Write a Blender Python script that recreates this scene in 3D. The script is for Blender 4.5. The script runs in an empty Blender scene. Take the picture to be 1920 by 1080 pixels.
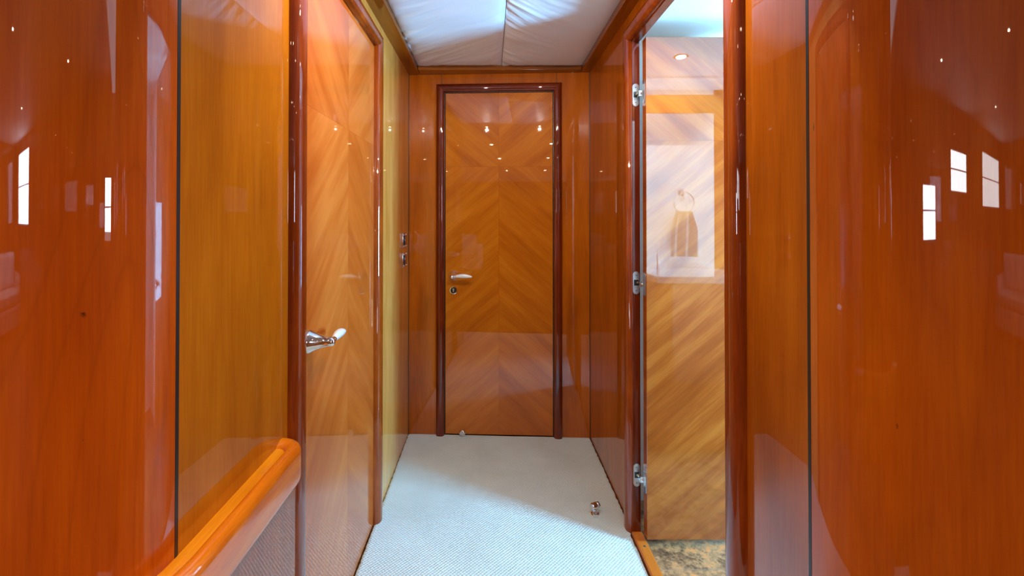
import bpy, bmesh, math, random
from mathutils import Vector, Matrix, noise
random.seed(7)
C = bpy.context.scene.collection
PI = math.pi

# ------------------------------------------------------------ camera
F = 853.0; PX, PY = 919.0, 408.0; HC = 1.208
cam_d = bpy.data.cameras.new('camera'); cam_d.lens = 36.0 * F / 1920; cam_d.sensor_width = 36.0
cam_d.shift_x = (960 - PX) / 1920; cam_d.shift_y = (400.6 - 540) / 1920
cam_d.clip_start = 0.02
cam = bpy.data.objects.new('camera', cam_d); C.objects.link(cam)
cam.location = (0, 0, HC); cam.rotation_euler = (math.radians(90.5), 0, 0)
bpy.context.scene.camera = cam

# ------------------------------------------------------------ colour management, world
vs = bpy.context.scene.view_settings
vs.view_transform = 'Standard'; vs.look = 'None'; vs.gamma = 1.0; vs.use_curve_mapping = False
vs.exposure = 0.75
w = bpy.data.worlds.new('sky'); bpy.context.scene.world = w; w.use_nodes = True
w.node_tree.nodes['Background'].inputs[0].default_value = (0.75, 0.88, 1.0, 1)
w.node_tree.nodes['Background'].inputs[1].default_value = 1.2
bpy.context.scene.cycles.caustics_reflective = True
bpy.context.scene.cycles.max_bounces = 10
bpy.context.scene.cycles.diffuse_bounces = 6
bpy.context.scene.cycles.sample_clamp_indirect = 6.0
bpy.context.scene.cycles.blur_glossy = 0.6

def area(name, loc, target, sx, sy, power, col):
    d = bpy.data.lights.new(name, 'AREA'); d.shape = 'RECTANGLE'; d.size = sx; d.size_y = sy
    d.energy = power; d.color = col
    o = bpy.data.objects.new(name, d); C.objects.link(o); o.location = loc
    o.rotation_euler = (Vector(target) - Vector(loc)).to_track_quat('-Z', 'Y').to_euler()
    return o
DAY = (0.70, 0.84, 1.0)
# daylight outside the saloon's aft glass doors, its side windows and the bathroom porthole window
area('daylight_aft_starboard', (3.05, -4.85, 1.55), (0, -4.6, 1.3), 1.6, 0.9, 75, DAY)
area('daylight_port', (-2.80, -1.20, 1.25), (0, -1.2, 1.2), 0.8, 0.6, 22, DAY)
area('daylight_port_mid', (-2.80, -2.55, 1.58), (0, -2.5, 1.5), 1.1, 0.5, 20, (0.86, 0.92, 0.95))
area('daylight_port_aft', (-2.80, -4.75, 1.58), (0, -4.4, 1.5), 1.9, 0.8, 26, (0.90, 0.92, 0.90))
area('daylight_starboard', (3.05, 0.16, 1.4), (0, -0.2, 0.9), 0.5, 0.6, 22, DAY)
# glare off the water outside the bathroom window, coming in low through the open doorway
area('water_glare', (2.40, 0.72, 0.95), (0.3, 1.6, 1.15), 0.45, 0.75, 205, (0.215, 0.61, 1.0))

# ------------------------------------------------------------ materials
class NT:
    def __init__(s, name):
        s.m = bpy.data.materials.new(name); s.m.use_nodes = True; s.t = s.m.node_tree
        s.p = s.t.nodes['Principled BSDF']
    def n(s, typ, **kw):
        nd = s.t.nodes.new(typ)
        for k, v in kw.items(): setattr(nd, k, v)
        return nd
    def l(s, a, b): s.t.links.new(a, b)
    def put(s, inp, v):
        if hasattr(v, 'is_output') or isinstance(v, bpy.types.NodeSocket): s.l(v, inp)
        else: inp.default_value = v
    def math(s, op, a, b=0.0, c=0.0):
        nd = s.n('ShaderNodeMath', operation=op)
        s.put(nd.inputs[0], a); s.put(nd.inputs[1], b); s.put(nd.inputs[2], c)
        return nd.outputs[0]
    def comb(s, x, y, z):
        nd = s.n('ShaderNodeCombineXYZ'); s.put(nd.inputs[0], x); s.put(nd.inputs[1], y); s.put(nd.inputs[2], z)
        return nd.outputs[0]
    def noise(s, vec, scale, detail=3, rough=0.5, dist=0.0):
        nd = s.n('ShaderNodeTexNoise'); s.l(vec, nd.inputs['Vector'])
        nd.inputs['Scale'].default_value = scale; nd.inputs['Detail'].default_value = detail
        nd.inputs['Roughness'].default_value = rough; nd.inputs['Distortion'].default_value = dist
        return nd.outputs['Fac']
    def ramp(s, fac, stops):
        nd = s.n('ShaderNodeValToRGB'); s.l(fac, nd.inputs[0])
        el = nd.color_ramp.elements
        while len(el) < len(stops): el.new(0.5)
        for e, (p, c) in zip(el, stops): e.position = p; e.color = (*c, 1)
        return nd.outputs[0]
    def mix(s, fac, a, b, mode='MIX'):
        nd = s.n('ShaderNodeMix', data_type='RGBA', blend_type=mode)
        s.put(nd.inputs[0], fac)
        for i, v in ((6, a), (7, b)):
            if isinstance(v, tuple): nd.inputs[i].default_value = (*v, 1)
            else: s.l(v, nd.inputs[i])
        return nd.outputs[2]
    def xyz(s, which='Object'):
        tc = s.n('ShaderNodeTexCoord'); sp = s.n('ShaderNodeSeparateXYZ'); s.l(tc.outputs[which], sp.inputs[0])
        return tc.outputs[which], sp.outputs[0], sp.outputs[1], sp.outputs[2]

def lacquer(t, rough=0.42, coat=1.0, coat_rough=0.015, coat_ior=1.6):
    p = t.p
    p.inputs['Roughness'].default_value = rough
    p.inputs['Specular IOR Level'].default_value = 0.05
    p.inputs['Coat Weight'].default_value = coat
    p.inputs['Coat Roughness'].default_value = coat_rough
    p.inputs['Coat IOR'].default_value = coat_ior

def wood(name, dark, mid, light, axis='z', scale=1.0, flecks=(), figure=0.0, **kw):
    """straight grained lacquered veneer, grain running along the given axis"""
    t = NT(name); v, x, y, z = t.xyz()
    g = {'z': (x, y, z), 'x': (y, z, x), 'y': (x, z, y)}[axis]
    a, b, c = g
    vec = t.comb(a, b, t.math('MULTIPLY', c, 0.035))
    fine = t.noise(vec, 260 * scale, 3, 0.65)
    vec2 = t.comb(a, b, t.math('MULTIPLY', c, 0.12))
    broad = t.noise(vec2, 16 * scale, 4, 0.55, 0.4)
    vec3 = t.comb(a, b, t.math('MULTIPLY', c, 0.45))
    cloud = t.noise(vec3, 4.5 * scale, 3, 0.6, 0.6)
    f = t.math('ADD', t.math('MULTIPLY', broad, 0.55), t.math('MULTIPLY', cloud, 0.45))
    f = t.math('ADD', t.math('MULTIPLY', f, 0.74), t.math('MULTIPLY', fine, 0.26))
    col = t.ramp(f, [(0.38, dark), (0.5, mid), (0.62, light)])
    if figure > 0:
        # cathedral figure: slow rings of a distorted field
        vv = t.comb(t.math('MULTIPLY', a, 2.6), t.math('MULTIPLY', b, 2.6), t.math('MULTIPLY', c, 0.62))
        r = t.noise(vv, 1.9, 1, 0.4, 0.5)
        rings = t.math('FRACT', t.math('MULTIPLY', r, 13.0))
        line = t.math('POWER', t.math('ABSOLUTE', t.math('SUBTRACT', t.math('MULTIPLY', rings, 2.0), 1.0)), 9.0)
        col = t.mix(t.math('MULTIPLY', line, figure), col, tuple(k * 0.45 for k in dark))
    for (fx, fy, fz, fr, fh) in flecks:
        dx = t.math('SUBTRACT', x, fx); dy = t.math('SUBTRACT', y, fy)
        dz = t.math('MULTIPLY', t.math('SUBTRACT', z, fz), fr / fh)
        d = t.math('SQRT', t.math('ADD', t.math('ADD', t.math('MULTIPLY', dx, dx), t.math('MULTIPLY', dy, dy)), t.math('MULTIPLY', dz, dz)))
        d = t.math('ADD', d, t.math('MULTIPLY', t.math('SUBTRACT', t.noise(v, 260, 2), 0.5), fr * 1.6))
        m = t.math('SUBTRACT', 1.0, t.math('MINIMUM', t.math('MAXIMUM', t.math('DIVIDE', t.math('SUBTRACT', d, fr * 0.5), fr * 0.9), 0.0), 1.0))
        col = t.mix(m, col, (0.035, 0.008, 0.002))
    t.l(col, t.p.inputs['Base Color'])
    lacquer(t, **kw)
    return t.m

def chevron(name, dark, mid, light, k=0.86, contrast=1.0, book=0.02, **kw):
    """book-matched diagonal veneer whose quarters meet at the object's origin (x across, z up)"""
    t = NT(name); v, x, y, z = t.xyz()
    ax = t.math('ABSOLUTE', x); az = t.math('ABSOLUTE', z)
    across = t.math('SUBTRACT', az, t.math('MULTIPLY', ax, k))
    along = t.math('ADD', t.math('MULTIPLY', az, k), ax)
    quad = t.math('ADD', t.math('MULTIPLY', t.math('SIGN', z), 3.1), t.math('MULTIPLY', t.math('SIGN', x), 0.13))
    fine = t.noise(t.comb(t.math('MULTIPLY', across, 1.0), t.math('MULTIPLY', along, 0.03), quad), 190, 3, 0.7)
    broad = t.noise(t.comb(across, t.math('MULTIPLY', along, 0.10), quad), 17, 4, 0.6, 0.25)
    wide = t.noise(t.comb(across, t.math('MULTIPLY', along, 0.22), t.math('ADD', quad, 7.0)), 5.5, 2, 0.5, 0.3)
    f = t.math('ADD', t.math('MULTIPLY', broad, 0.5), t.math('MULTIPLY', wide, 0.34))
    f = t.math('ADD', f, t.math('MULTIPLY', fine, 0.16))
    f = t.math('ADD', t.math('MULTIPLY', t.math('SUBTRACT', f, 0.5), contrast), 0.5)
    # grain sheen put into the colour: opposite quarters lighter, the others darker
    f = t.math('ADD', f, t.math('MULTIPLY', t.math('MULTIPLY', t.math('SIGN', x), t.math('SIGN', z)), book))
    col = t.ramp(f, [(0.36, dark), (0.5, mid), (0.64, light)])
    seam = t.math('MAXIMUM', t.math('LESS_THAN', ax, 0.0008), t.math('LESS_THAN', az, 0.0006))
    col = t.mix(t.math('MULTIPLY', seam, 0.5), col, tuple(c * 0.5 for c in dark))
    t.l(col, t.p.inputs['Base Color'])
    lacquer(t, **kw)
    return t.m

def plain(name, col, rough=0.5, metal=0.0, **kw):
    t = NT(name); p = t.p
    v = t.xyz()[0]
    n = t.noise(v, kw.pop('nscale', 60), 2)
    c = t.mix(n, tuple(k * 0.94 for k in col), tuple(min(1, k * 1.04) for k in col))
    t.l(c, p.inputs['Base Color'])
    p.inputs['Roughness'].default_value = rough; p.inputs['Metallic'].default_value = metal
    for k, val in kw.items(): p.inputs[k].default_value = val
    return t.m

def emit(name, col, strength):
    t = NT(name); p = t.p
    p.inputs['Base Color'].default_value = (*col, 1)
    p.inputs['Emission Color'].default_value = (*col, 1); p.inputs['Emission Strength'].default_value = strength
    return t.m

def carpet_mat():
    t = NT('cream loop carpet'); v, x, y, z = t.xyz()
    # woven loop rows on the diagonal
    wob = t.noise(v, 35, 2)
    u = t.math('ADD', t.math('ADD', x, y), t.math('MULTIPLY', wob, 0.004))
    d = t.math('ADD', t.math('SUBTRACT', x, y), t.math('MULTIPLY', wob, 0.004))
    P = 2 * PI / 0.0135
    s1 = t.math('SINE', t.math('MULTIPLY', u, P)); s2 = t.math('SINE', t.math('MULTIPLY', d, P))
    h = t.math('MULTIPLY', t.math('ADD', s1, s2), 0.25)
    h = t.math('ADD', h, t.math('MULTIPLY', t.noise(v, 900, 2, 0.7), 0.5))
    dirt = t.noise(v, 3.2, 3, 0.55, 0.5)
    base = t.ramp(dirt, [(0.3, (0.65, 0.70, 0.66)), (0.62, (0.76, 0.82, 0.79))])
    col = t.mix(t.math('MULTIPLY', t.math('SUBTRACT', 0.45, h), 0.55), base, (0.42, 0.42, 0.42))
    t.l(col, t.p.inputs['Base Color'])
    t.p.inputs['Roughness'].default_value = 0.95; t.p.inputs['Specular IOR Level'].default_value = 0.1
    t.p.inputs['Sheen Weight'].default_value = 0.15
    b = t.n('ShaderNodeBump'); b.inputs['Strength'].default_value = 0.7; b.inputs['Distance'].default_value = 0.004
    t.l(h, b.inputs['Height']); t.l(b.outputs[0], t.p.inputs['Normal'])
    return t.m

def stone_mat():
    t = NT('brown slate floor tile'); v, x, y, z = t.xyz()
    n1 = t.noise(v, 9, 6, 0.7, 0.6); n2 = t.noise(v, 42, 5, 0.75)
    f = t.math('ADD', t.math('MULTIPLY', n1, 0.5), t.math('MULTIPLY', n2, 0.5))
    col = t.ramp(f, [(0.38, (0.07, 0.030, 0.014)), (0.47, (0.25, 0.115, 0.045)), (0.54, (0.46, 0.22, 0.085)), (0.62, (0.80, 0.24, 0.05))])
    gx = t.math('LESS_THAN', t.math('ABSOLUTE', t.math('SUBTRACT', t.math('FRACT', t.math('DIVIDE', t.math('ADD', x, 0.235), 0.42)), 0.5)), 0.003)
    gy = t.math('LESS_THAN', t.math('ABSOLUTE', t.math('SUBTRACT', t.math('FRACT', t.math('DIVIDE', t.math('ADD', y, 0.24), 0.36)), 0.5)), 0.004)
    col = t.mix(t.math('MULTIPLY', t.math('MAXIMUM', gx, gy), 0.6), col, (0.22, 0.19, 0.15))
    t.l(col, t.p.inputs['Base Color']); t.p.inputs['Roughness'].default_value = 0.5
    b = t.n('ShaderNodeBump'); b.inputs['Strength'].default_value = 0.35; b.inputs['Distance'].default_value = 0.003
    t.l(n2, b.inputs['Height']); t.l(b.outputs[0], t.p.inputs['Normal'])
    return t.m

def glass_mat():
    t = NT('window glass'); out = t.t.nodes['Material Output']
    tr = t.n('ShaderNodeBsdfTransparent'); gl = t.n('ShaderNodeBsdfGlossy'); gl.inputs['Roughness'].default_value = 0.02
    mx = t.n('ShaderNodeMixShader'); mx.inputs[0].default_value = 0.06
    t.l(tr.outputs[0], mx.inputs[1]); t.l(gl.outputs[0], mx.inputs[2])
    t.l(mx.outputs[0], out.inputs[0])
    return t.m

M = {}
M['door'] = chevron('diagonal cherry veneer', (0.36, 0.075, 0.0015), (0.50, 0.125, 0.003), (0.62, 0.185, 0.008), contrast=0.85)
M['door_side'] = chevron('diagonal cherry veneer of the left door', (0.40, 0.066, 0.006), (0.49, 0.098, 0.012), (0.58, 0.145, 0.024), contrast=0.9, book=0.05)  # same veneer as the end door, retinted for the cool light on it
M['door_open'] = chevron('diagonal cherry veneer of the open door', (0.22, 0.038, 0.004), (0.30, 0.060, 0.007), (0.42, 0.110, 0.014), contrast=1.1, coat_ior=2.15)  # same veneer, darkened because too much light reaches this door
M['door_tinted'] = M['door_side']
M['panel'] = wood('straight cherry veneer', (0.26, 0.052, 0.001), (0.35, 0.074, 0.0015), (0.43, 0.105, 0.003))
M['panel_left'] = wood('straight golden cherry veneer', (0.38, 0.095, 0.002), (0.48, 0.130, 0.003), (0.57, 0.175, 0.006))
M['panel_olive'] = wood('golden cherry veneer', (0.50, 0.18, 0.028), (0.62, 0.25, 0.05), (0.74, 0.33, 0.08))
M['panel_end'] = wood('cherry veneer of the end wall', (0.32, 0.064, 0.001), (0.44, 0.094, 0.0015), (0.54, 0.13, 0.003))
T3 = ((0.08, 0.006, 0.0006), (0.13, 0.012, 0.0008), (0.20, 0.024, 0.0015))
M['trim'] = wood('dark red cherry trim', *T3, scale=1.6)
M['trim_x'] = wood('dark red cherry trim across', *T3, axis='x', scale=1.6)
T3_LIT = ((0.14, 0.016, 0.001), (0.23, 0.032, 0.0015), (0.32, 0.055, 0.003))  # the trim wood again, brightened for the light on the side frames
M['frame'] = wood('lit cherry door frame', *T3_LIT, scale=1.6)
M['frame_x'] = wood('lit cherry door frame head', *T3_LIT, axis='y', scale=1.6)
M['ceil_trim'] = wood('cherry ceiling moulding', (0.16, 0.035, 0.001), (0.24, 0.055, 0.002), (0.32, 0.08, 0.004), axis='y')
M['rail'] = wood('orange cherry rail', (0.70, 0.20, 0.004), (0.85, 0.28, 0.006), (0.95, 0.38, 0.01), axis='y', scale=1.4)
M['rail_rim'] = wood('cherry rail rim', (0.60, 0.12, 0.003), (0.78, 0.19, 0.004), (0.88, 0.27, 0.006), axis='y', scale=1.4)
M['sill'] = wood('orange threshold wood', (0.42, 0.09, 0.01), (0.56, 0.14, 0.015), (0.66, 0.20, 0.03), axis='y', scale=1.4)
M['salon_floor'] = wood('dark cabin sole wood', (0.10, 0.03, 0.008), (0.16, 0.055, 0.012), (0.22, 0.08, 0.02), axis='y', coat=0.0, rough=0.6)
M['black'] = plain('black seam rubber', (0.012, 0.011, 0.012), 0.35)
M['chrome'] = plain('polished chrome', (0.82, 0.83, 0.85), 0.07, 1.0)
M['steel'] = plain('satin steel', (0.62, 0.66, 0.70), 0.28, 1.0)
M['pearl'] = plain('satin nickel lever', (0.90, 0.92, 0.95), 0.28, 0.25, **{'Coat Weight': 0.6})
M['darkmetal'] = plain('dark keyhole metal', (0.05, 0.055, 0.06), 0.25, 0.8)
M['screw'] = plain('screw head', (0.22, 0.25, 0.28), 0.35, 0.9)
M['rubber'] = plain('black rubber', (0.02, 0.02, 0.02), 0.6)
M['rocker'] = plain('dark glossy rocker', (0.03, 0.035, 0.06), 0.08, 0.3, **{'Coat Weight': 1.0})
M['white'] = plain('white bathroom lacquer', (0.86, 0.90, 0.88), 0.35, nscale=5)
M['white_gloss'] = plain('white counter', (0.85, 0.86, 0.88), 0.12, nscale=5, **{'Coat Weight': 0.5})
M['cream'] = plain('cream headliner', (0.66, 0.63, 0.58), 0.7, nscale=8)
M['sofa'] = plain('white sofa leather', (0.78, 0.77, 0.76), 0.5, nscale=30)
M['towel'] = plain('grey beige towel', (0.42, 0.38, 0.33), 0.95, nscale=200)
M['mirror'] = plain('mirror', (0.9, 0.92, 0.92), 0.02, 1.0)
M['fabric'] = plain('white ceiling vinyl', (0.76, 0.78, 0.84), 0.55, nscale=300)
M['carpet'] = carpet_mat(); M['stone'] = stone_mat(); M['glass'] = glass_mat()
M['lamp'] = emit('halogen lamp', (1.0, 0.80, 0.52), 60.0)
M['lamp_cool'] = emit('added bathroom lamp', (1.0, 0.93, 0.82), 40.0)

# ------------------------------------------------------------ mesh helpers
def box(bm, x0, x1, y0, y1, z0, z1):
    vs_ = [bm.verts.new((x, y, z)) for z in (z0, z1) for y in (y0, y1) for x in (x0, x1)]
    for f in ((0, 2, 3, 1), (4, 5, 7, 6), (0, 1, 5, 4), (2, 6, 7, 3), (0, 4, 6, 2), (1, 3, 7, 5)):
        bm.faces.new([vs_[i] for i in f])
    return bm
def B(*a):
    bm = bmesh.new()
    for k in a: box(bm, *k)
    return bm
BEV = set()
def bev(bm, r, seg=3):
    BEV.add(id(bm))
    bmesh.ops.bevel(bm, geom=bm.edges[:], offset=r, segments=seg, affect='EDGES', profile=0.5)
    return bm
def lathe(bm, prof, origin, axis, seg=32):
    """prof = [(distance along axis, radius)]"""
    ax = Vector(axis).normalized(); q = ax.to_track_quat('Z', 'Y'); o = Vector(origin)
    rings = []
    for (h, r) in prof:
        rings.append([bm.verts.new(o + q @ Vector((r * math.cos(2 * PI * i / seg), r * math.sin(2 * PI * i / seg), h))) for i in range(seg)])
    for A, Bq in zip(rings, rings[1:]):
        for i in range(seg):
            j = (i + 1) % seg; bm.faces.new((A[i], A[j], Bq[j], Bq[i]))
    bm.faces.new(rings[0][::-1]); bm.faces.new(rings[-1])
    return bm
def tube(bm, pts, rad, seg=16, flat=1.0):
    """swept tube through points; rad = list of radii"""
    pts = [Vector(p) for p in pts]; rings = []
    for i, p in enumerate(pts):
        d = (pts[min(i + 1, len(pts) - 1)] - pts[max(i - 1, 0)]).normalized()
        s = d.cross(Vector((0, 0, 1)));
        if s.length < 1e-4: s = Vector((1, 0, 0))
        s.normalize(); u = s.cross(d)
        r = rad[i] if isinstance(rad, (list, tuple)) else rad
        rings.append([bm.verts.new(p + s * math.cos(2 * PI * k / seg) * r * flat + u * math.sin(2 * PI * k / seg) * r) for k in range(seg)])
    for A, Bq in zip(rings, rings[1:]):
        for i in range(seg):
            j = (i + 1) % seg; bm.faces.new((A[i], A[j], Bq[j], Bq[i]))
    bm.faces.new(rings[0][::-1]); bm.faces.new(rings[-1])
    return bm
def sweep(bm, path, prof, closed_prof=True):
    """path = [(point, side_vec, up_vec)]; prof = [(s, u)]"""
    rings = [[bm.verts.new(Vector(p) + Vector(s) * a + Vector(u) * b) for a, b in prof] for p, s, u in path]
    n = len(prof)
    for A, Bq in zip(rings, rings[1:]):
        for i in range(n if closed_prof else n - 1):
            j = (i + 1) % n; bm.faces.new((A[i], A[j], Bq[j], Bq[i]))
    if closed_prof: bm.faces.new(rings[0][::-1]); bm.faces.new(rings[-1])
    return bm

MW = {}
def mat4(loc, rz): return Matrix.Translation(loc) @ Matrix.Rotation(rz, 4, 'Z')
def tag(o, label=None, cat=None, group=None, kind=None):
    if label: o['label'] = label
    if cat: o['category'] = cat
    if group: o['group'] = group
    if kind: o['kind'] = kind
    return o
def empty(name, loc, rz=0.0):
    o = bpy.data.objects.new(name, None); C.objects.link(o); o.location = loc; o.rotation_euler = (0, 0, rz)
    o.empty_display_size = 0.05
    MW[o] = mat4(loc, rz); return o
def obj(name, bm, m, parent=None, local=False, origin=None, smooth=False, auto=40):
    """bm in world coordinates, or in the parent's frame when local"""
    Pm = MW[parent] if parent else Matrix.Identity(4)
    if not local and parent: bm.transform(Pm.inverted())
    if origin is None:
        if parent: origin = Vector((0, 0, 0))
        else:
            xs = [v.co for v in bm.verts]
            origin = Vector(((min(c.x for c in xs) + max(c.x for c in xs)) / 2, (min(c.y for c in xs) + max(c.y for c in xs)) / 2, min(c.z for c in xs)))
    origin = Vector(origin)
    bmesh.ops.translate(bm, verts=bm.verts, vec=-origin)
    bmesh.ops.recalc_face_normals(bm, faces=bm.faces)
    if smooth:
        bm.normal_update(); flat = id(bm) in BEV
        for f in bm.faces: f.smooth = not (flat and max(abs(c) for c in f.normal) > 0.9995)
        BEV.discard(id(bm))
        for e in bm.edges:
            if len(e.link_faces) == 2 and e.calc_face_angle(0) > math.radians(auto): e.smooth = False
    me = bpy.data.meshes.new(name); bm.to_mesh(me); bm.free()
    me.materials.append(m)
    o = bpy.data.objects.new(name, me); C.objects.link(o); o.location = origin
    if parent: o.parent = parent
    MW[o] = Pm @ Matrix.Translation(origin)
    return o
def struct(name, bm, m, label=None, **kw):
    return tag(obj(name, bm, m, **kw), label, None, None, 'structure')

# ------------------------------------------------------------ measurements
XL, XR = -0.454, 0.5448          # corridor walls
YB_L, YB_R = 2.533, 2.485        # end wall at left and right
ZC = 2.003                       # underside of ceiling moulding
SL, SR = 0.662, 0.779            # black seams
RL, RR = 0.190, 0.257            # radii of the rounded corners
ROT = math.atan2(YB_R - YB_L, XR - XL)
EDIR = Vector((math.cos(ROT), math.sin(ROT), 0)); ELEN = (XR - XL) / math.cos(ROT)
SXL, SXR, SY = -2.6, 2.8, -5.8   # saloon extents
ZS = 2.06                        # saloon ceiling

# ------------------------------------------------------------ floor and ceiling
bm = bmesh.new(); nx, ny = 150, 330
cy0 = 0.28; RDC0, RDC1 = 1.0, 1.742
vv = []
for j in range(ny + 1):
    row = []
    for i in range(nx + 1):
        fx = i / nx; fy = j / ny
        y = cy0 + (2.535 - cy0) * fy
        xl, xr = -0.452, (0.531 if RDC0 < y < RDC1 else 0.541)
        if y < SL: xl = -0.452 - (RL - math.sqrt(max(RL ** 2 - min(SL - y, RL) ** 2, 0)))
        if y < SR: xr = 0.541 + (RR - math.sqrt(max(RR ** 2 - min(SR - y, RR) ** 2, 0)))
        yb = YB_L + (YB_R - YB_L) * fx
        if j == ny: y = yb - 0.002
        x = xl + (xr - xl) * fx
        x += (noise.noise((x * 40, y * 60, 0)) * 0.004 if i in (0, nx) else 0)
        y = min(y, yb - 0.002) + (noise.noise((x * 90, 3, 0)) * 0.004 if j == ny else 0)
        z = 0.010 + noise.noise((x * 7, y * 7, 1)) * 0.0015
        if i in (0, nx) or j == ny: z -= 0.003
        row.append(bm.verts.new((x, y, z)))
    vv.append(row)
for j in range(ny):
    for i in range(nx): bm.faces.new((vv[j][i], vv[j][i + 1], vv[j + 1][i + 1], vv[j + 1][i]))
carpet = obj('carpet', bm, M['carpet'], smooth=True)
tag(carpet, 'cream loop-pile carpet covering the corridor floor', 'carpet')
struct('floor', B((SXL, SXR, SY, 0.52, -0.05, 0.0), (XL - 0.05, XR + 0.03, 0.52, 2.6, -0.05, 0.0)), M['salon_floor'], 'dark wooden floor under the carpet and of the saloon behind the camera')
struct('floor_bathroom', B((XR + 0.03, 2.1, 0.56, 1.98, -0.05, 0.002)), M['stone'], 'mottled brown stone tile floor seen through the open bathroom doorway')

# ceiling: moulding frame and slab
fx0, fx1, fyb = -0.390, 0.494, 2.445
struct('ceiling', B((XL - 0.1, XR + 0.03, 0.30, 2.65, 2.06, 2.10), (SXL, SXR, SY, 0.30, ZS, 2.10)), M['cream'], 'ceiling slab above the corridor and saloon')
t_ = M['ceil_trim']
bm = B((XL - 0.01, fx0, 0.56, 2.56, ZC, 2.06)); bev(bm, 0.004, 2)
struct('trim_1', bm, t_, 'flat cherry moulding along the left edge of the corridor ceiling', smooth=True)
bm = B((fx1, XR + 0.01, 0.56, 2.56, ZC, 2.06)); bev(bm, 0.004, 2)
struct('trim_2', bm, t_, 'flat cherry moulding along the right edge of the corridor ceiling', smooth=True)
bm = B((fx0 + 0.0005, fx1 - 0.0005, fyb, 2.56, ZC, 2.06)); bev(bm, 0.004, 2)
struct('trim_3', bm, wood('cherry moulding across', (0.16, 0.04, 0.004), (0.24, 0.065, 0.006), (0.32, 0.09, 0.009), axis='x'), 'flat cherry moulding above the closed door at the corridor end', smooth=True)

def pad(x0, x1, label, sgn):
    bm = bmesh.new(); n, m_ = 120, 300; y0, y1 = 0.56, fyb
    g = []
    for j in range(m_ + 1):
        r = []
        for i in range(n + 1):
            u = i / n; v = j / m_; x = x0 + (x1 - x0) * u; y = y0 + (y1 - y0) * v
            eu = min(u, 1 - u) * (x1 - x0); ev = min(v, 1 - v) * (y1 - y0)
            puff = 0.014 * (1 - math.exp(-eu / 0.03)) * (1 - math.exp(-ev / 0.03))
            # gathers: ripples that fan in from the long edges
            wl = math.exp(-u * (x1 - x0) / 0.11); wr = 0.25 * math.exp(-(1 - u) * (x1 - x0) / 0.06)
            sk = y + 0.35 * (u - 0.5) * sgn + 0.03 * noise.noise((x * 6, y * 6, 3))
            rip = noise.noise((x * 4, sk * 22, 5)) * 0.0095 + noise.noise((x * 7, sk * 48, 9)) * 0.0040
            soft = noise.noise((x * 3.0, y * 4.5, 2)) * 0.003 + noise.noise((x * 2, sk * 9, 4)) * 0.0010
            z = 2.030 - puff + rip * (wl + wr) * min(1, eu / 0.008) + soft * min(1, eu / 0.05) * min(1, ev / 0.05)
            r.append(bm.verts.new((x, y, min(z, 2.045))))
        g.append(r)
    for j in range(m_):
        for i in range(n): bm.faces.new((g[j][i], g[j][i + 1], g[j + 1][i + 1], g[j + 1][i]))
    o = obj('ceiling_panel', bm, M['fabric'], smooth=True, auto=180)
    return tag(o, label, 'ceiling panel', None)
XS = 0.062
pad(fx0 + 0.0005, XS - 0.0012, 'padded white vinyl ceiling panel left of the centre seam', 1)
pad(XS + 0.0012, fx1 - 0.0005, 'padded white vinyl ceiling panel right of the centre seam', -1)

# ------------------------------------------------------------ walls
LD0, LD1 = 1.085, 1.785          # left door opening
RD0, RD1 = 1.030, 1.738          # right doorway
TW, TD = 0.062, 0.025            # trim width and depth
ZD = 1.885                       # top of openings
struct('wall_left', B((XL - 0.06, XL, LD1 + 0.01, 2.56, 0, 2.03), (XL - 0.06, XL, LD0 - 0.01, LD1 + 0.01, ZD + 0.01, 2.03)), M['panel_olive'],
       'golden veneer wall between the left door and the end wall')
struct('wall_left_near', B((XL - 0.06, XL, SL + 0.0035, LD0 - 0.01, 0, 2.06)), M['panel_left'], 'flat golden-brown veneer panel above the handrail')
bm = B((XL - 0.06, -0.434, SL - 0.01, 1.021, 0, 0.662)); bev(bm, 0.003, 3)
struct('wall_left_lower', bm, M['panel'], 'lower veneer panel beneath the handrail, standing slightly proud', smooth=True)
struct('trim_4', B((XL - 0.03, XL + 0.0004, SL - 0.0035, SL + 0.0035, 0, 2.06)), M['black'], 'black vertical seam strip on the left wall')
struct('trim_5', B((XR - 0.0004, XR + 0.03, SR - 0.0035, SR + 0.0035, 0, 2.06)), M['black'], 'black vertical seam strip on the right wall')
struct('wall_right', B((XR, XR + 0.025, RD1, 2.54, 0, 2.03), (XR, XR + 0.025, RD0 - 0.005, RD1, ZD + 0.005, 2.03)), M['panel'],
       'brown veneer wall between the bathroom doorway and the end wall')
struct('wall_right_near', B((XR, XR + 0.025, SR + 0.0035, RD0 - 0.005, 0, 2.06)), M['panel'], 'flat brown veneer panel between the dark doorpost and the black seam')

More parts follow.
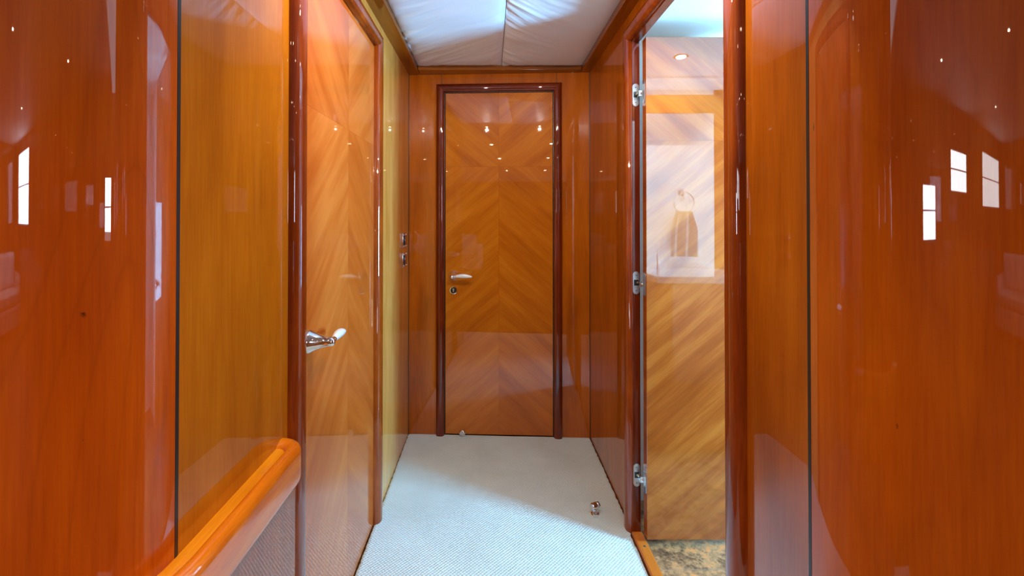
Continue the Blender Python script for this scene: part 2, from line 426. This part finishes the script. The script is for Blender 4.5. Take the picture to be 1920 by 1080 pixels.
def solve_arc(side, px):
    r = abs(px - PX) / F
    xw, s, R = (abs(XL), SL, RL) if side < 0 else (XR, SR, RR)
    lo, hi = 0.0, 1.5
    for _ in range(60):
        th = (lo + hi) / 2
        if (xw + R * (1 - math.cos(th))) / (s - R * math.sin(th)) < r: lo = th
        else: hi = th
    return side * (xw + R * (1 - math.cos(th))), s - R * math.sin(th)
def flecks(side, lst):
    out = []
    for px, py, r, h in lst:
        x, y = solve_arc(side, px); out.append((x, y, HC - (py - PY) * y / F, r, h))
    return out
def corner(side, name, m, label):
    xw, s, R = (XL, SL - 0.0035, RL) if side < 0 else (XR, SR - 0.0035, RR)
    outer = SXL if side < 0 else SXR
    bm = bmesh.new(); pts = []
    for i in range(97):
        th = i / 96 * PI / 2
        pts.append((xw + side * R * (1 - math.cos(th)), s - R * math.sin(th)))
    pts.append((outer, s - R)); pts.append((outer, s - R + 0.02)); pts.append((xw + side * (R + 0.02), s - R + 0.02))
    for i in range(24, -1, -1):
        th = i / 24 * PI / 2
        pts.append((xw + side * (R - (R - 0.02) * math.cos(th)), s - (R - 0.02) * math.sin(th)))
    lo = [bm.verts.new((x, y, 0)) for x, y in pts]; hi = [bm.verts.new((x, y, ZS)) for x, y in pts]
    n = len(pts)
    for i in range(n):
        j = (i + 1) % n; bm.faces.new((lo[i], lo[j], hi[j], hi[i]))
    return struct(name, bm, m, label, smooth=True, auto=30, origin=(0, 0, 0))
corner(-1, 'wall_left_corner', wood('figured orange cherry', (0.40, 0.052, 0.0008), (0.52, 0.078, 0.001), (0.62, 0.115, 0.002), scale=0.8, figure=0.2,
       flecks=flecks(-1, [(157, 590, 0.0030, 0.004), (158, 820, 0.0016, 0.004), (202, 868, 0.0012, 0.009)])), 'rounded orange cherry corner at the left edge of the picture')
corner(1, 'wall_right_corner', wood('brown orange cherry', (0.31, 0.045, 0.0008), (0.39, 0.066, 0.001), (0.46, 0.09, 0.002), scale=0.9, figure=0.12,
       flecks=flecks(1, [(1680, 797, 0.0016, 0.006), (1899, 862, 0.0016, 0.007), (1622, 804, 0.0009, 0.003), (1527, 238, 0.0009, 0.006)])), 'rounded brown cherry corner at the right edge of the picture')

# end wall, in its own frame: x along the wall from the left corner, -y towards the camera
root_M = mat4((XL, YB_L, 0), ROT)
def eobj(name, bm, m, label):
    bm.transform(root_M); return struct(name, bm, m, label)
# door measurements on the end wall
eu0, eu1 = 0.2030, 0.8020; EZ = 1.902
struct_e = [('wall_end_left', (-0.005, eu0 - 0.020, 0, 0.05, 0, 2.03), 'narrow cherry panel left of the closed end door'),
            ('wall_end_top', (eu0 - 0.0175, eu1 + 0.0165, 0, 0.05, EZ + 0.01, 2.03), 'short cherry panel above the closed end door'),
            ('wall_end_right', (eu1 + 0.019, ELEN + 0.005, 0, 0.05, 0, 2.03), 'narrow cherry panel right of the closed end door')]
for nm, b, lb in struct_e: eobj(nm, B(b), M['panel_end'], lb)
eobj('wall_end_core', B((-0.05, ELEN + 0.05, 0.052, 0.07, 0, 2.03), (eu0 - 0.020, eu0 - 0.0175, 0.004, 0.052, EZ + 0.01, 2.03), (eu1 + 0.0165, eu1 + 0.019, 0.004, 0.052, EZ + 0.01, 2.03)), M['black'], 'dark backing behind the end wall panels')
eobj('trim_6', B((0.0, 0.003, -0.003, 0.0, 0, ZC)), M['black'], 'dark joint line in the left corner of the end wall')
eobj('trim_7', B((ELEN - 0.0025, ELEN, -0.0025, 0.0, 0, ZC)), M['black'], 'dark joint line in the right corner of the end wall')

# ------------------------------------------------------------ door frames
def half_round(w, d, n=14):
    p = [(-w / 2, -0.004)]
    for i in range(n + 1):
        a = PI - PI * i / n
        cx = math.copysign(abs(math.cos(a)) ** 0.8, math.cos(a)); sy = abs(math.sin(a)) ** 0.8
        p.append((cx * w / 2, sy * d))
    p.append((w / 2, -0.004))
    return p
def frame(name, M4, u0, u1, ztop, m, mx, label, w=TW, d=TD, zb=0.004):
    """half round architrave; local frame x along the wall, -y outwards; opening from u0 to u1"""
    root = empty(name, M4.translation, M4.to_euler().z)
    prof = half_round(w, d)
    h = w / 2; zt = ztop + h
    def piece(nm, pts, mat):
        bm = bmesh.new(); sweep(bm, pts, prof); return obj(nm, bm, mat, root, local=True, smooth=True, auto=50)
    out = (0, -1, 0)
    dg = Vector((1, 0, 1))
    piece('frame_upright', [((u0 - h, 0, zb), (1, 0, 0), out), ((u0 - h, 0, zt), (1, 0, -1), out)], m)
    piece('frame_head', [((u0 - h, 0, zt), (1, 0, -1), out), ((u1 + h, 0, zt), (-1, 0, -1), out)], mx)
    piece('frame_upright', [((u1 + h, 0, zt), (-1, 0, -1), out), ((u1 + h, 0, zb), (-1, 0, 0), out)], m)
    tag(root, label, None, None, 'structure')
    return root
ML = mat4((XL, 0, 0), PI / 2)            # left wall: local x = world y, -y local = +X world
MR = mat4((XR, 0, 0), -PI / 2)           # right wall: local x = -world y, -y local = -X world
frame('trim_8', root_M, eu0, eu1, EZ, M['trim'], M['trim_x'], 'dark red half-round frame around the closed end door', w=0.047, d=0.026)
frame('trim_9', ML, LD0, LD1, ZD, M['frame'], M['frame_x'], 'red-brown half-round frame around the left door')
frame('trim_10', MR, -RD1, -RD0, ZD, M['frame'], M['frame_x'], 'red-brown half-round frame around the open bathroom doorway')
# linings of the right doorway
bm = B((XR - 0.002, XR + 0.026, RD1 - 0.004, RD1, 0.0, ZD), (XR - 0.002, XR + 0.026, RD0, RD0 + 0.004, 0.0, ZD), (XR - 0.002, XR + 0.026, RD0, RD1, ZD - 0.004, ZD + 0.004))
struct('trim_11', bm, M['trim'], 'thin dark red lining inside the bathroom doorway')
# black strips standing in for the shade in the gap round the end door
def rim(name, M4, u0, u1, zt, m, label):
    bm = B((u0 - 0.003, u0 + 0.002, -0.005, 0.03, 0.004, zt), (u1 - 0.002, u1 + 0.003, -0.005, 0.03, 0.004, zt), (u0 - 0.003, u1 + 0.003, -0.005, 0.03, zt - 0.002, zt + 0.004))
    bm.transform(M4); struct(name, bm, m, label)
rim('trim_12', root_M, eu0, eu1, EZ, M['black'], 'black strip standing for the shadow gap around the closed end door')

# ------------------------------------------------------------ doors
def handle(parent, u, z, face=0.0, sgn=1, length=0.088):
    """lever handle on a door face at local y=face looking to -y; lever points to sgn*x"""
    bm = bmesh.new()
    lathe(bm, [(-0.004, 0.029), (0.002, 0.0295), (0.006, 0.027), (0.018, 0.021), (0.034, 0.0155), (0.048, 0.0125), (0.058, 0.0115), (0.064, 0.0085), (0.066, 0.002)], (u, face, z), (0, -1, 0), 40)
    h = obj('door_handle', bm, M['chrome'], parent, local=True, origin=(u, face, z), smooth=True, auto=60)
    y = face - 0.056
    bm = bmesh.new()
    n = 18; pts = []; rad = []
    for i in range(n + 1):
        t = i / n
        pts.append((sgn * (0.020 + length * t), y - face, 0.002 + 0.004 * math.sin(t * PI) - 0.002 * t)); rad.append(0.0115 * (math.sin(PI * (0.14 + 0.80 * t)) ** 0.75))
    tube(bm, pts, rad, 20)
    l = obj('lever', bm, M['pearl'], h, local=True, origin=(0, 0, 0), smooth=True, auto=60)
    bm = bmesh.new(); tube(bm, [(sgn * 0.002, y - face, 0), (sgn * 0.014, y - face, 0.001), (sgn * 0.019, y - face, 0.0015), (sgn * 0.024, y - face, 0.002)], [0.009, 0.0075, 0.0065, 0.0068], 20)
    obj('collar', bm, M['chrome'], h, local=True, origin=(0, 0, 0), smooth=True, auto=60)
    l['label'] = 'silvery white lever'
    return h
def door(name, M4, u0, u1, z0, z1, m, label, thick=0.035, face=0.002, cross=1.49, centre=None):
    root = empty(name, M4 @ Vector(((u0 + u1) / 2, 0, 0)), M4.to_euler().z)
    W = (u1 - u0) / 2
    bm = B((-W, W, face, face + thick, z0, z1)); bev(bm, 0.0015, 2)
    leaf = obj('door_leaf', bm, m, root, local=True, origin=(0 if centre is None else centre, face, cross), smooth=True)
    tag(root, label, None, None, 'structure')
    return root, leaf, W
r1, lf, W1 = door('door_1', root_M, eu0 + 0.003, eu1 - 0.003, 0.014, EZ - 0.003, M['door'], 'closed cherry door with diagonal veneer at the corridor end')
h1 = handle(r1, -W1 + 0.044, 0.887, 0.002)
bm = bmesh.new(); lathe(bm, [(-0.002, 0.0235), (0.004, 0.0235), (0.008, 0.021), (0.0085, 0.017), (0.005, 0.0165), (0.0048, 0.001)], (-W1 + 0.046, 0.002, 0.806), (0, -1, 0), 40)
lk = obj('lock_ring', bm, M['chrome'], r1, local=True, origin=(-W1 + 0.046, 0.002, 0.806), smooth=True)
bm = bmesh.new(); lathe(bm, [(0.0045, 0.0165), (0.0052, 0.0160), (0.0055, 0.001)], (0, 0, 0), (0, -1, 0), 32)
obj('keyhole_disc', bm, M['darkmetal'], lk, local=True, smooth=True)
bm = bmesh.new(); lathe(bm, [(0.005, 0.006), (0.0085, 0.0055), (0.009, 0.001)], (0, 0, 0.005), (0, -1, 0), 24); box(bm, -0.0035, 0.0035, -0.0085, -0.005, -0.010, 0.003)
obj('thumb_turn', bm, M['steel'], lk, local=True, smooth=True)
# magnetic door catch at the foot of the end door
bm = bmesh.new(); lathe(bm, [(-0.002, 0.009), (0.014, 0.009), (0.016, 0.0155), (0.020, 0.0175), (0.026, 0.0165), (0.030, 0.011), (0.031, 0.002)], (-W1 + 0.097, 0.002, 0.030), (0, -1, 0), 32)
obj('door_catch', bm, M['chrome'], r1, local=True, smooth=True, auto=50)

r2, lf2, W2 = door('door_2', mat4((XL, 0, 0), PI / 2), LD0 + 0.002, LD1 - 0.002, 0.012, ZD - 0.002, M['door_tinted'], 'closed glossy door with diagonal veneer in the left wall', centre=0.028)
h2 = handle(r2, -W2 + 0.061, 0.896, 0.002)

# open bathroom door
MB = mat4((0, 1.668, 0), 0)
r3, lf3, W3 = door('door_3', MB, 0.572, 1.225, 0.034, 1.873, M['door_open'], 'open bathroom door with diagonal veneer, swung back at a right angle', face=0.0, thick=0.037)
handle(r3, W3 - 0.06, 0.89, 0.0, sgn=-1)
def hinge(zc):
    # jamb plate faces the camera, leaf plate sits on the door's edge
    def oval(w, h, t):
        b = bmesh.new(); n = 12; pts = []
        for i in range(n + 1): a = PI * i / n; pts.append((w * math.cos(a), h - w + w * math.sin(a)))
        for i in range(n + 1): a = PI + PI * i / n; pts.append((w * math.cos(a), -(h - w) + w * math.sin(a)))
        f0 = [b.verts.new((x, 0, z)) for x, z in pts]; f1 = [b.verts.new((x, -t, z)) for x, z in pts]
        b.faces.new(f0); b.faces.new(f1[::-1])
        for i in range(len(pts)):
            j = (i + 1) % len(pts); b.faces.new((f0[i], f0[j], f1[j], f1[i]))
        return b
    yj = RD1 - 0.004; xj = 0.5555
    b = oval(0.0125, 0.043, 0.003); b.transform(Matrix.Translation((xj, yj, zc)))
    hg = obj('hinge', b, M['steel'], r3, origin=MW[r3].inverted() @ Vector((xj, yj, zc)), smooth=True)
    b = oval(0.0115, 0.043, 0.002); b.transform(Matrix.Translation((0.572, 1.6875, zc)) @ Matrix.Rotation(-PI / 2, 4, 'Z'))
    obj('leaf_plate', b, M['steel'], hg, smooth=True)
    b = B((-0.0125, 0.004, -0.0045, -0.0028, -0.010, 0.012)); b.transform(Matrix.Translation((xj + 0.004, yj, zc)))
    obj('hinge_pocket', b, M['darkmetal'], hg)
    b = bmesh.new()
    tube(b, [(xj + 0.001, yj - 0.004, zc + 0.002), (xj + 0.006, yj - 0.014, zc + 0.003), (xj + 0.010, yj - 0.026, zc), (xj + 0.0160, yj - 0.038, zc - 0.003)], [0.0045, 0.005, 0.005, 0.0045], 8)
    box(b, xj + 0.003, xj + 0.0135, yj - 0.032, yj - 0.010, zc - 0.012, zc + 0.009)
    obj('hinge_arm', b, M['chrome'], hg)
    for s in (-1, 1):
        b = bmesh.new(); lathe(b, [(0.0025, 0.0032), (0.0038, 0.0028), (0.004, 0.0005)], (xj, yj, zc + s * 0.029), (0, -1, 0), 12)
        obj('screw', b, M['screw'], hg, smooth=True)
for z in (1.676, 0.960, 0.233): hinge(z)

# threshold
bm = B((0.536, 0.576, RD0 + 0.002, RD1 - 0.003, 0.0, 0.020)); bev(bm, 0.004, 3)
th = obj('door_threshold', bm, M['sill'], smooth=True); tag(th, 'orange wooden threshold strip on the floor of the bathroom doorway', 'threshold')
for y in (1.655, 1.12):
    bm = bmesh.new(); lathe(bm, [(0, 0.0045), (0.0012, 0.004), (0.0016, 0.001)], (0.5585, y, 0.0195), (0, 0, 1), 16)
    obj('screw', bm, M['screw'], th, smooth=True, local=False)

# ------------------------------------------------------------ handrail
def rail():
    root = empty('handrail', (XL, 0.96, 0.66))
    # path along the wall: straight, then round the corner
    def wallpath(o, y_start):
        P = []
        for i in range(9): P.append(((XL + o, y_start + (SL - y_start) * i / 8), (1, 0)))
        for i in range(1, 25):
            th = i / 24 * PI / 2
            n = (math.cos(th), -math.sin(th))
            P.append(((XL - RL + (RL + o) * math.cos(th), SL - (RL + o) * math.sin(th)), n))
        P.append(((XL - RL - 0.9, SL - RL - o), (0, -1)))
        return P
    bm = bmesh.new()
    path = [((p[0], p[1], 0), (n[0], n[1], 0), (0, 0, 1)) for p, n in wallpath(0, 0.970)]
    prof = [(-0.004, 0.690), (0.026, 0.690), (0.026, 0.7150), (0.022, 0.7165), (-0.004, 0.7175)]
    sweep(bm, path, prof)
    obj('rail_top', bm, M['rail'], root, smooth=True, auto=30)
    # rim: bullnose moulding, returns into the wall at its far end
    prof = []
    hw, z0, z1 = 0.0145, 0.640, 0.7270
    for i in range(13):
        a = PI * i / 12; prof.append((hw * math.cos(a), z1 - 0.020 + 0.020 * math.sin(a)))
    for i in range(9):
        a = PI + PI * i / 8; prof.append((hw * math.cos(a) + 0.0, z0 + 0.018 + 0.018 * math.sin(a)))
    pts = []
    o = 0.0365
    for i in range(15):          # the return
        a = PI / 2 * (1 - i / 14)
        pts.append((((XL - 0.004) + (o + 0.004) * (math.cos(a) ** 0.8), 0.945 + 0.046 * (math.sin(a) ** 0.8 if a > 1e-6 else 0)), None))
    base = wallpath(o, 0.935)
    wide = [1 + 0.85 * (1 - i / 14) ** 1.0 for i in range(15)]
    pl = [p for p, _ in pts] + [p for p, _ in base]
    P = []
    for i, p in enumerate(pl):
        a = Vector(pl[max(i - 1, 0)]); b = Vector(pl[min(i + 1, len(pl) - 1)]); d = (b - a)
        if d.length < 1e-6: d = Vector((0, -1))
        d.normalize()
        s = Vector((-d.y, d.x))
        k = wide[i] if i < 15 else 1.0
        P.append(((p[0], p[1], 0), (s.x * k, s.y * k, 0), (0, 0, 1)))
    bm = bmesh.new(); sweep(bm, P, prof)
    obj('rail_rim', bm, M['rail_rim'], root, smooth=True, auto=60)
    tag(root, 'orange cherry handrail with rounded rim capping the lower panel at bottom left', 'handrail')
rail()

# ------------------------------------------------------------ small fittings
def switch(zc, label):
    y0, y1 = 2.335, 2.425
    root = empty('light_switch', (XL, (y0 + y1) / 2, zc))
    bm = B((XL - 0.002, XL + 0.009, y0, y1, zc - 0.037, zc + 0.037)); bev(bm, 0.004, 3)
    obj('switch_plate', bm, M['chrome'], root, smooth=True)
    bm = B((XL + 0.0092, XL + 0.015, y0 + 0.018, y1 - 0.018, zc - 0.026, zc + 0.026)); bev(bm, 0.002, 2)
    obj('rocker', bm, M['rocker'], root, smooth=True)
    for dy in (0.008, y1 - y0 - 0.008):
        for dz in (-0.029, 0.029):
            bm = bmesh.new(); lathe(bm, [(0.0, 0.004), (0.0035, 0.0035), (0.0045, 0.001)], (XL + 0.009, y0 + dy, zc + dz), (1, 0, 0), 14)
            obj('screw', bm, M['chrome'], root, smooth=True)
    tag(root, label, 'switch', 'chrome switches beside the end wall')
switch(1.090, 'upper of two chrome switches on the left wall near the end door')
switch(0.989, 'lower of two chrome switches on the left wall near the end door')

root = empty('door_stop', (0.424, 1.85, 0.008))
bm = bmesh.new(); lathe(bm, [(0, 0.017), (0.003, 0.0165), (0.005, 0.011), (0.006, 0.009), (0.030, 0.008), (0.034, 0.004)], (0.424, 1.85, 0.008), (0, 0, 1), 28)
obj('base', bm, M['chrome'], root, smooth=True, auto=50)
bm = bmesh.new(); lathe(bm, [(-0.020, 0.002), (-0.019, 0.0115), (-0.015, 0.0135), (0.004, 0.0135), (0.006, 0.0115)], (0.424, 1.85, 0.043), (0.85, 0.5, 0), 28)
obj('stop_head', bm, M['chrome'], root, smooth=True, auto=50)
bm = bmesh.new(); lathe(bm, [(0.0062, 0.0105), (0.009, 0.0125), (0.018, 0.012), (0.020, 0.008)], (0.424, 1.85, 0.043), (0.85, 0.5, 0), 28)
obj('magnet_cap', bm, M['steel'], root, smooth=True, auto=50)
bm = B((0.412, 0.432, 1.822, 1.838, 0.008, 0.026)); bev(bm, 0.003, 2)
obj('foot_block', bm, M['chrome'], root, smooth=True)
tag(root, 'small chrome door stop standing on the carpet by the bathroom doorway', 'door stop')

def downlight(x, y, z, m, label, group, r=0.028, watt=0, col=(1.0, 0.78, 0.5), angle=110, tilt=0):
    root = empty('downlight', (x, y, z))
    bm = bmesh.new(); lathe(bm, [(0.0, r), (0.0025, r - 0.001), (0.003, r * 0.7)], (x, y, z - 0.0002), (0, 0, -1), 28)
    obj('bezel', bm, M['chrome'], root, smooth=True)
    bm = bmesh.new(); lathe(bm, [(0.0032, r * 0.68), (0.006, r * 0.6), (0.0065, 0.002)], (x, y, z), (0, 0, -1), 24)
    obj('bulb', bm, m, root, smooth=True)
    if watt:
        d = bpy.data.lights.new('downlight_lamp', 'SPOT'); d.energy = watt; d.color = col; d.spot_size = math.radians(angle); d.spot_blend = 0.6
        d.shadow_soft_size = 0.009
        l = bpy.data.objects.new('downlight_lamp', d); C.objects.link(l); l.parent = root; l.location = (0, 0, -0.03)
        l.rotation_euler = (math.radians(tilt), 0, 0)
    tag(root, label, 'ceiling light', group)
dl = [(-0.25, -0.25), (0.44, -0.25), (-0.25, -1.5), (0.44, -1.5), (-1.5, -0.9), (1.7, -0.9), (-0.25, -3.2), (0.44, -3.2), (-1.5, -3.2), (1.7, -3.2)]
where = ['nearest the corridor on the left', 'nearest the corridor on the right', 'second from the corridor, left of centre', 'second from the corridor, right of centre', 'by the left side window',
         'by the right side window', 'third from the corridor, left of centre', 'third from the corridor, right of centre', 'nearest the left aft window', 'nearest the right aft window']
for (x, y), wh in zip(dl, where): downlight(x, y, ZS, M['lamp'], 'small warm halogen in the saloon ceiling, ' + wh, 'halogen downlights of the saloon', watt=15)

for x, lb in ((-0.17, 'unseen downlight added to fill the corridor with light, left of the centre seam'), (0.29, 'unseen downlight added to fill the corridor with light, right of the centre seam')):
    downlight(x, 1.05, 2.006, M['lamp'], lb, None, 0.013, 12, (0.96, 0.95, 0.86), 165, 28)  # unseen lamps added to lift the corridor's ambient light
# ------------------------------------------------------------ bathroom
BX0, BX1, BY0, BY1, BZ = XR + 0.03, 2.12, 0.575, 1.95, 1.985
struct('ceiling_bathroom', B((XR + 0.0255, BX1, BY0, BY1, BZ, BZ + 0.03)), M['white'], 'white bathroom ceiling above the open door')
struct('wall_bathroom_far', B((XR + 0.0255, BX1, BY1, BY1 + 0.03, 0, BZ)), M['white'], 'white bathroom wall behind the open door')
struct('wall_bathroom_near', B((0.83, 1.36, BY0 - 0.02, BY0, 0.0, BZ), (XR + 0.0255, 0.83, 0.79, 0.81, 0.0, BZ), (0.83, 0.85, BY0 + 0.0, 0.81, 0.0, BZ)), M['white'], 'white bathroom wall behind the counter, mirrored in the open door')
struct('wall_bathroom_near_side', B((1.3605, BX1, BY0 - 0.02, BY0 + 0.0, 0.0, BZ)), M['door_tinted'], 'veneered bathroom cabinet side mirrored in the open door')
wy0, wy1, wz0, wz1 = 0.66, 1.20, 0.62, 1.40
struct('wall_bathroom_outer', B((BX1, BX1 + 0.03, BY0 - 0.02, wy0, 0, BZ), (BX1, BX1 + 0.03, wy1, BY1 + 0.03, 0, BZ), (BX1, BX1 + 0.03, wy0, wy1, 0, wz0), (BX1, BX1 + 0.03, wy0, wy1, wz1, BZ)), M['white'], 'white outer bathroom wall with a window')
def window(name, bmf, bmp, label):
    f = obj(name, bmf, M['panel']); p = obj('window_pane', bmp, M['glass'], f)
    tag(f, label, None, None, 'structure')
window('window_1', B((BX1 - 0.005, BX1 + 0.035, wy0, wy0 + 0.02, wz0, wz1), (BX1 - 0.005, BX1 + 0.035, wy1 - 0.02, wy1, wz0, wz1), (BX1 - 0.005, BX1 + 0.035, wy0 + 0.02, wy1 - 0.02, wz0, wz0 + 0.02), (BX1 - 0.005, BX1 + 0.035, wy0 + 0.02, wy1 - 0.02, wz1 - 0.02, wz1)),
       B((BX1 + 0.01, BX1 + 0.014, wy0 + 0.02, wy1 - 0.02, wz0 + 0.02, wz1 - 0.02)), 'bathroom window')
bm = B((0.8515, 1.3590, BY0 + 0.001, BY0 + 0.40, 0.003, 0.868)); vc = obj('vanity_cabinet', bm, M['door_tinted']); tag(vc, 'veneered vanity cabinet below the white bathroom counter', 'cabinet')
bm = B((0.8515, 1.3590, BY0 + 0.001, BY0 + 0.43, 0.8685, 0.905)); bev(bm, 0.006, 3); cn = obj('vanity_counter', bm, M['white_gloss'], smooth=True); tag(cn, 'white counter mirrored in the open bathroom door', 'counter')
bm = B((BX0 + 0.001, 1.3590, 0.812, 0.832, 1.785, 1.885)); vl = obj('pelmet', bm, M['door']); tag(vl, 'wooden pelmet under the bathroom ceiling mirrored in the door', 'pelmet')
fa = empty('faucet', (0.98, BY0 + 0.09, 0.905))
bm = bmesh.new(); lathe(bm, [(0, 0.024), (0.006, 0.022), (0.008, 0.014), (0.07, 0.012), (0.085, 0.013), (0.09, 0.004)], (0.98, BY0 + 0.09, 0.905), (0, 0, 1), 24); obj('body', bm, M['chrome'], fa, smooth=True)
bm = bmesh.new(); tube(bm, [(0.98, BY0 + 0.09, 0.96), (0.98, BY0 + 0.13, 0.985), (0.98, BY0 + 0.18, 0.985), (0.98, BY0 + 0.20, 0.965)], 0.008, 14); obj('spout', bm, M['chrome'], fa, smooth=True)
bm = bmesh.new(); tube(bm, [(0.98, BY0 + 0.09, 0.99), (1.02, BY0 + 0.09, 1.005), (1.06, BY0 + 0.09, 1.01)], [0.007, 0.005, 0.006], 12); obj('lever', bm, M['chrome'], fa, smooth=True)
tag(fa, 'chrome faucet on the bathroom counter, mirrored in the open door', 'faucet')
tr = empty('towel_ring', (1.16, BY0, 1.33))
bm = bmesh.new(); lathe(bm, [(0, 0.022), (0.005, 0.02), (0.008, 0.009), (0.035, 0.008), (0.04, 0.004)], (1.16, BY0, 1.36), (0, 1, 0), 20); obj('mount', bm, M['chrome'], tr, smooth=True)
bm = bmesh.new(); tube(bm, [(1.16 + 0.062 * math.sin(a * PI / 16), BY0 + 0.035, 1.298 + 0.062 * math.cos(a * PI / 16)) for a in range(33)], 0.004, 10); obj('ring', bm, M['chrome'], tr, smooth=True)
tag(tr, 'chrome towel ring mirrored in the open bathroom door', 'towel ring')
bm = bmesh.new()
n = 24; g = []
for k, yy in ((0, BY0 + 0.022), (1, BY0 + 0.050)):
    for j in range(14):
        t = j / 13; z = 1.245 - 0.27 * t; wd = 0.045 + 0.03 * min(1, t * 2.5)
        g.append([(1.16 + (i / n - 0.5) * 2 * wd, yy + 0.006 * math.sin(i / n * 14 + t) * min(1, t * 3), z) for i in range(n + 1)])
front = [[bm.verts.new(p) for p in r] for r in g[14:]]; back = [[bm.verts.new(p) for p in r] for r in g[:14]]
for S in (front, back):
    for a, b in zip(S, S[1:]):
        for i in range(n): bm.faces.new((a[i], a[i + 1], b[i + 1], b[i]))
for i in range(n):
    bm.faces.new((front[0][i], front[0][i + 1], back[0][i + 1], back[0][i])); bm.faces.new((front[-1][i], front[-1][i + 1], back[-1][i + 1], back[-1][i]))
for j in range(13):
    for e in (0, n): bm.faces.new((front[j][e], front[j + 1][e], back[j + 1][e], back[j][e]))
tw = obj('hand_towel', bm, M['towel'], smooth=True); tag(tw, 'grey-beige hand towel hanging from the bathroom towel ring', 'towel')
downlight(0.92, 1.15, BZ, M['lamp_cool'], 'downlight added to brighten the mirrored bathroom wall, nearer the doorway', None, 0.035, 26, (0.75, 0.92, 1.0), 78, -48)  # both bathroom lamps are added to brighten the wall the open door reflects
downlight(1.60, 1.15, BZ, M['lamp_cool'], 'downlight added to brighten the mirrored bathroom wall, nearer the window', None, 0.035, 20, (0.75, 0.92, 1.0), 78, -48)

# ------------------------------------------------------------ saloon behind the camera
def win_wall_x(name, x, t, y0, y1, wins, z0, z1, label):
    bm = bmesh.new(); ys = [y0] + [k for w_ in wins for k in w_] + [y1]
    box(bm, x, x + t, y0, y1, 0, z0); box(bm, x, x + t, y0, y1, z1, ZS)
    for a, b in zip(ys[::2], ys[1::2]): box(bm, x, x + t, a, b, z0, z1)
    struct(name, bm, M['panel'], label)
def side_wall(name, x0, x1, yend, wins, label, first):
    bm = bmesh.new(); y = SY
    for a, b, z0, z1 in sorted(wins):
        box(bm, x0, x1, y, a, 0, ZS); box(bm, x0, x1, a, b, 0, z0); box(bm, x0, x1, a, b, z1, ZS); y = b
    box(bm, x0, x1, y, yend, 0, ZS)
    struct(name, bm, M['panel'], label)
    xc = (x0 + x1) / 2; n = first
    for a, b, z0, z1 in sorted(wins):
        f = B((xc - 0.012, xc + 0.012, a, a + 0.02, z0, z1), (xc - 0.012, xc + 0.012, b - 0.02, b, z0, z1), (xc - 0.012, xc + 0.012, a + 0.02, b - 0.02, z0, z0 + 0.02), (xc - 0.012, xc + 0.012, a + 0.02, b - 0.02, z1 - 0.02, z1),
              (xc - 0.010, xc + 0.010, a + 0.02, b - 0.02, z0 + (z1 - z0) * 0.52, z0 + (z1 - z0) * 0.52 + 0.012))
        window('window_%d' % n, f, B((xc - 0.002, xc + 0.002, a + 0.02, b - 0.02, z0 + 0.02, z1 - 0.02)), 'saloon side window mirrored in the lacquered corners'); n += 1
side_wall('wall_port', SXL - 0.04, SXL, SL - RL + 0.02, [(-1.42, -0.90, 1.03, 1.46), (-2.90, -2.05, 1.40, 1.76), (-5.45, -3.90, 1.30, 1.86)], 'saloon side wall with windows, left of the camera', 2)
side_wall('wall_starboard', SXR, SXR + 0.04, SR - RR + 0.02, [(0.02, 0.30, 1.03, 1.50), (-5.40, -4.20, 1.12, 1.94)], 'saloon side wall with windows, right of the camera', 5)
struct('wall_aft', B((SXL, SXR, SY - 0.04, SY, 0, ZS)), M['panel'], 'veneered saloon wall far behind the camera')
def sofa(x, y, rz, L, label):
    root = empty('sofa', (x, y, 0), rz)
    bm = B((-L / 2, L / 2, -0.42, 0.42, 0.06, 0.30)); bev(bm, 0.03, 3); obj('base', bm, M['sofa'], root, local=True, smooth=True)
    n = int(L / 0.7)
    for i in range(n):
        a = -L / 2 + 0.15 + (L - 0.3) * i / n; b = a + (L - 0.3) / n - 0.01
        bm = B((a, b, -0.42, 0.20, 0.302, 0.44)); bev(bm, 0.04, 4); obj('seat_cushion', bm, M['sofa'], root, local=True, smooth=True)
        bm = B((a, b, 0.205, 0.40, 0.42, 0.82)); bev(bm, 0.05, 4); obj('back_cushion', bm, M['sofa'], root, local=True, smooth=True)
    for s in (-1, 1):
        bm = B((s * L / 2 - 0.14 * (s > 0), s * L / 2 + 0.14 * (s < 0), -0.40, 0.40, 0.302, 0.60)); bev(bm, 0.04, 4); obj('armrest', bm, M['sofa'], root, local=True, smooth=True)
    tag(root, label, 'sofa', 'white sofas of the saloon')
sofa(-1.75, -5.2, PI, 1.6, 'white leather sofa against the aft wall of the saloon, on the left side')
sofa(1.95, -5.2, PI, 1.6, 'white leather sofa against the aft wall of the saloon, on the right side')
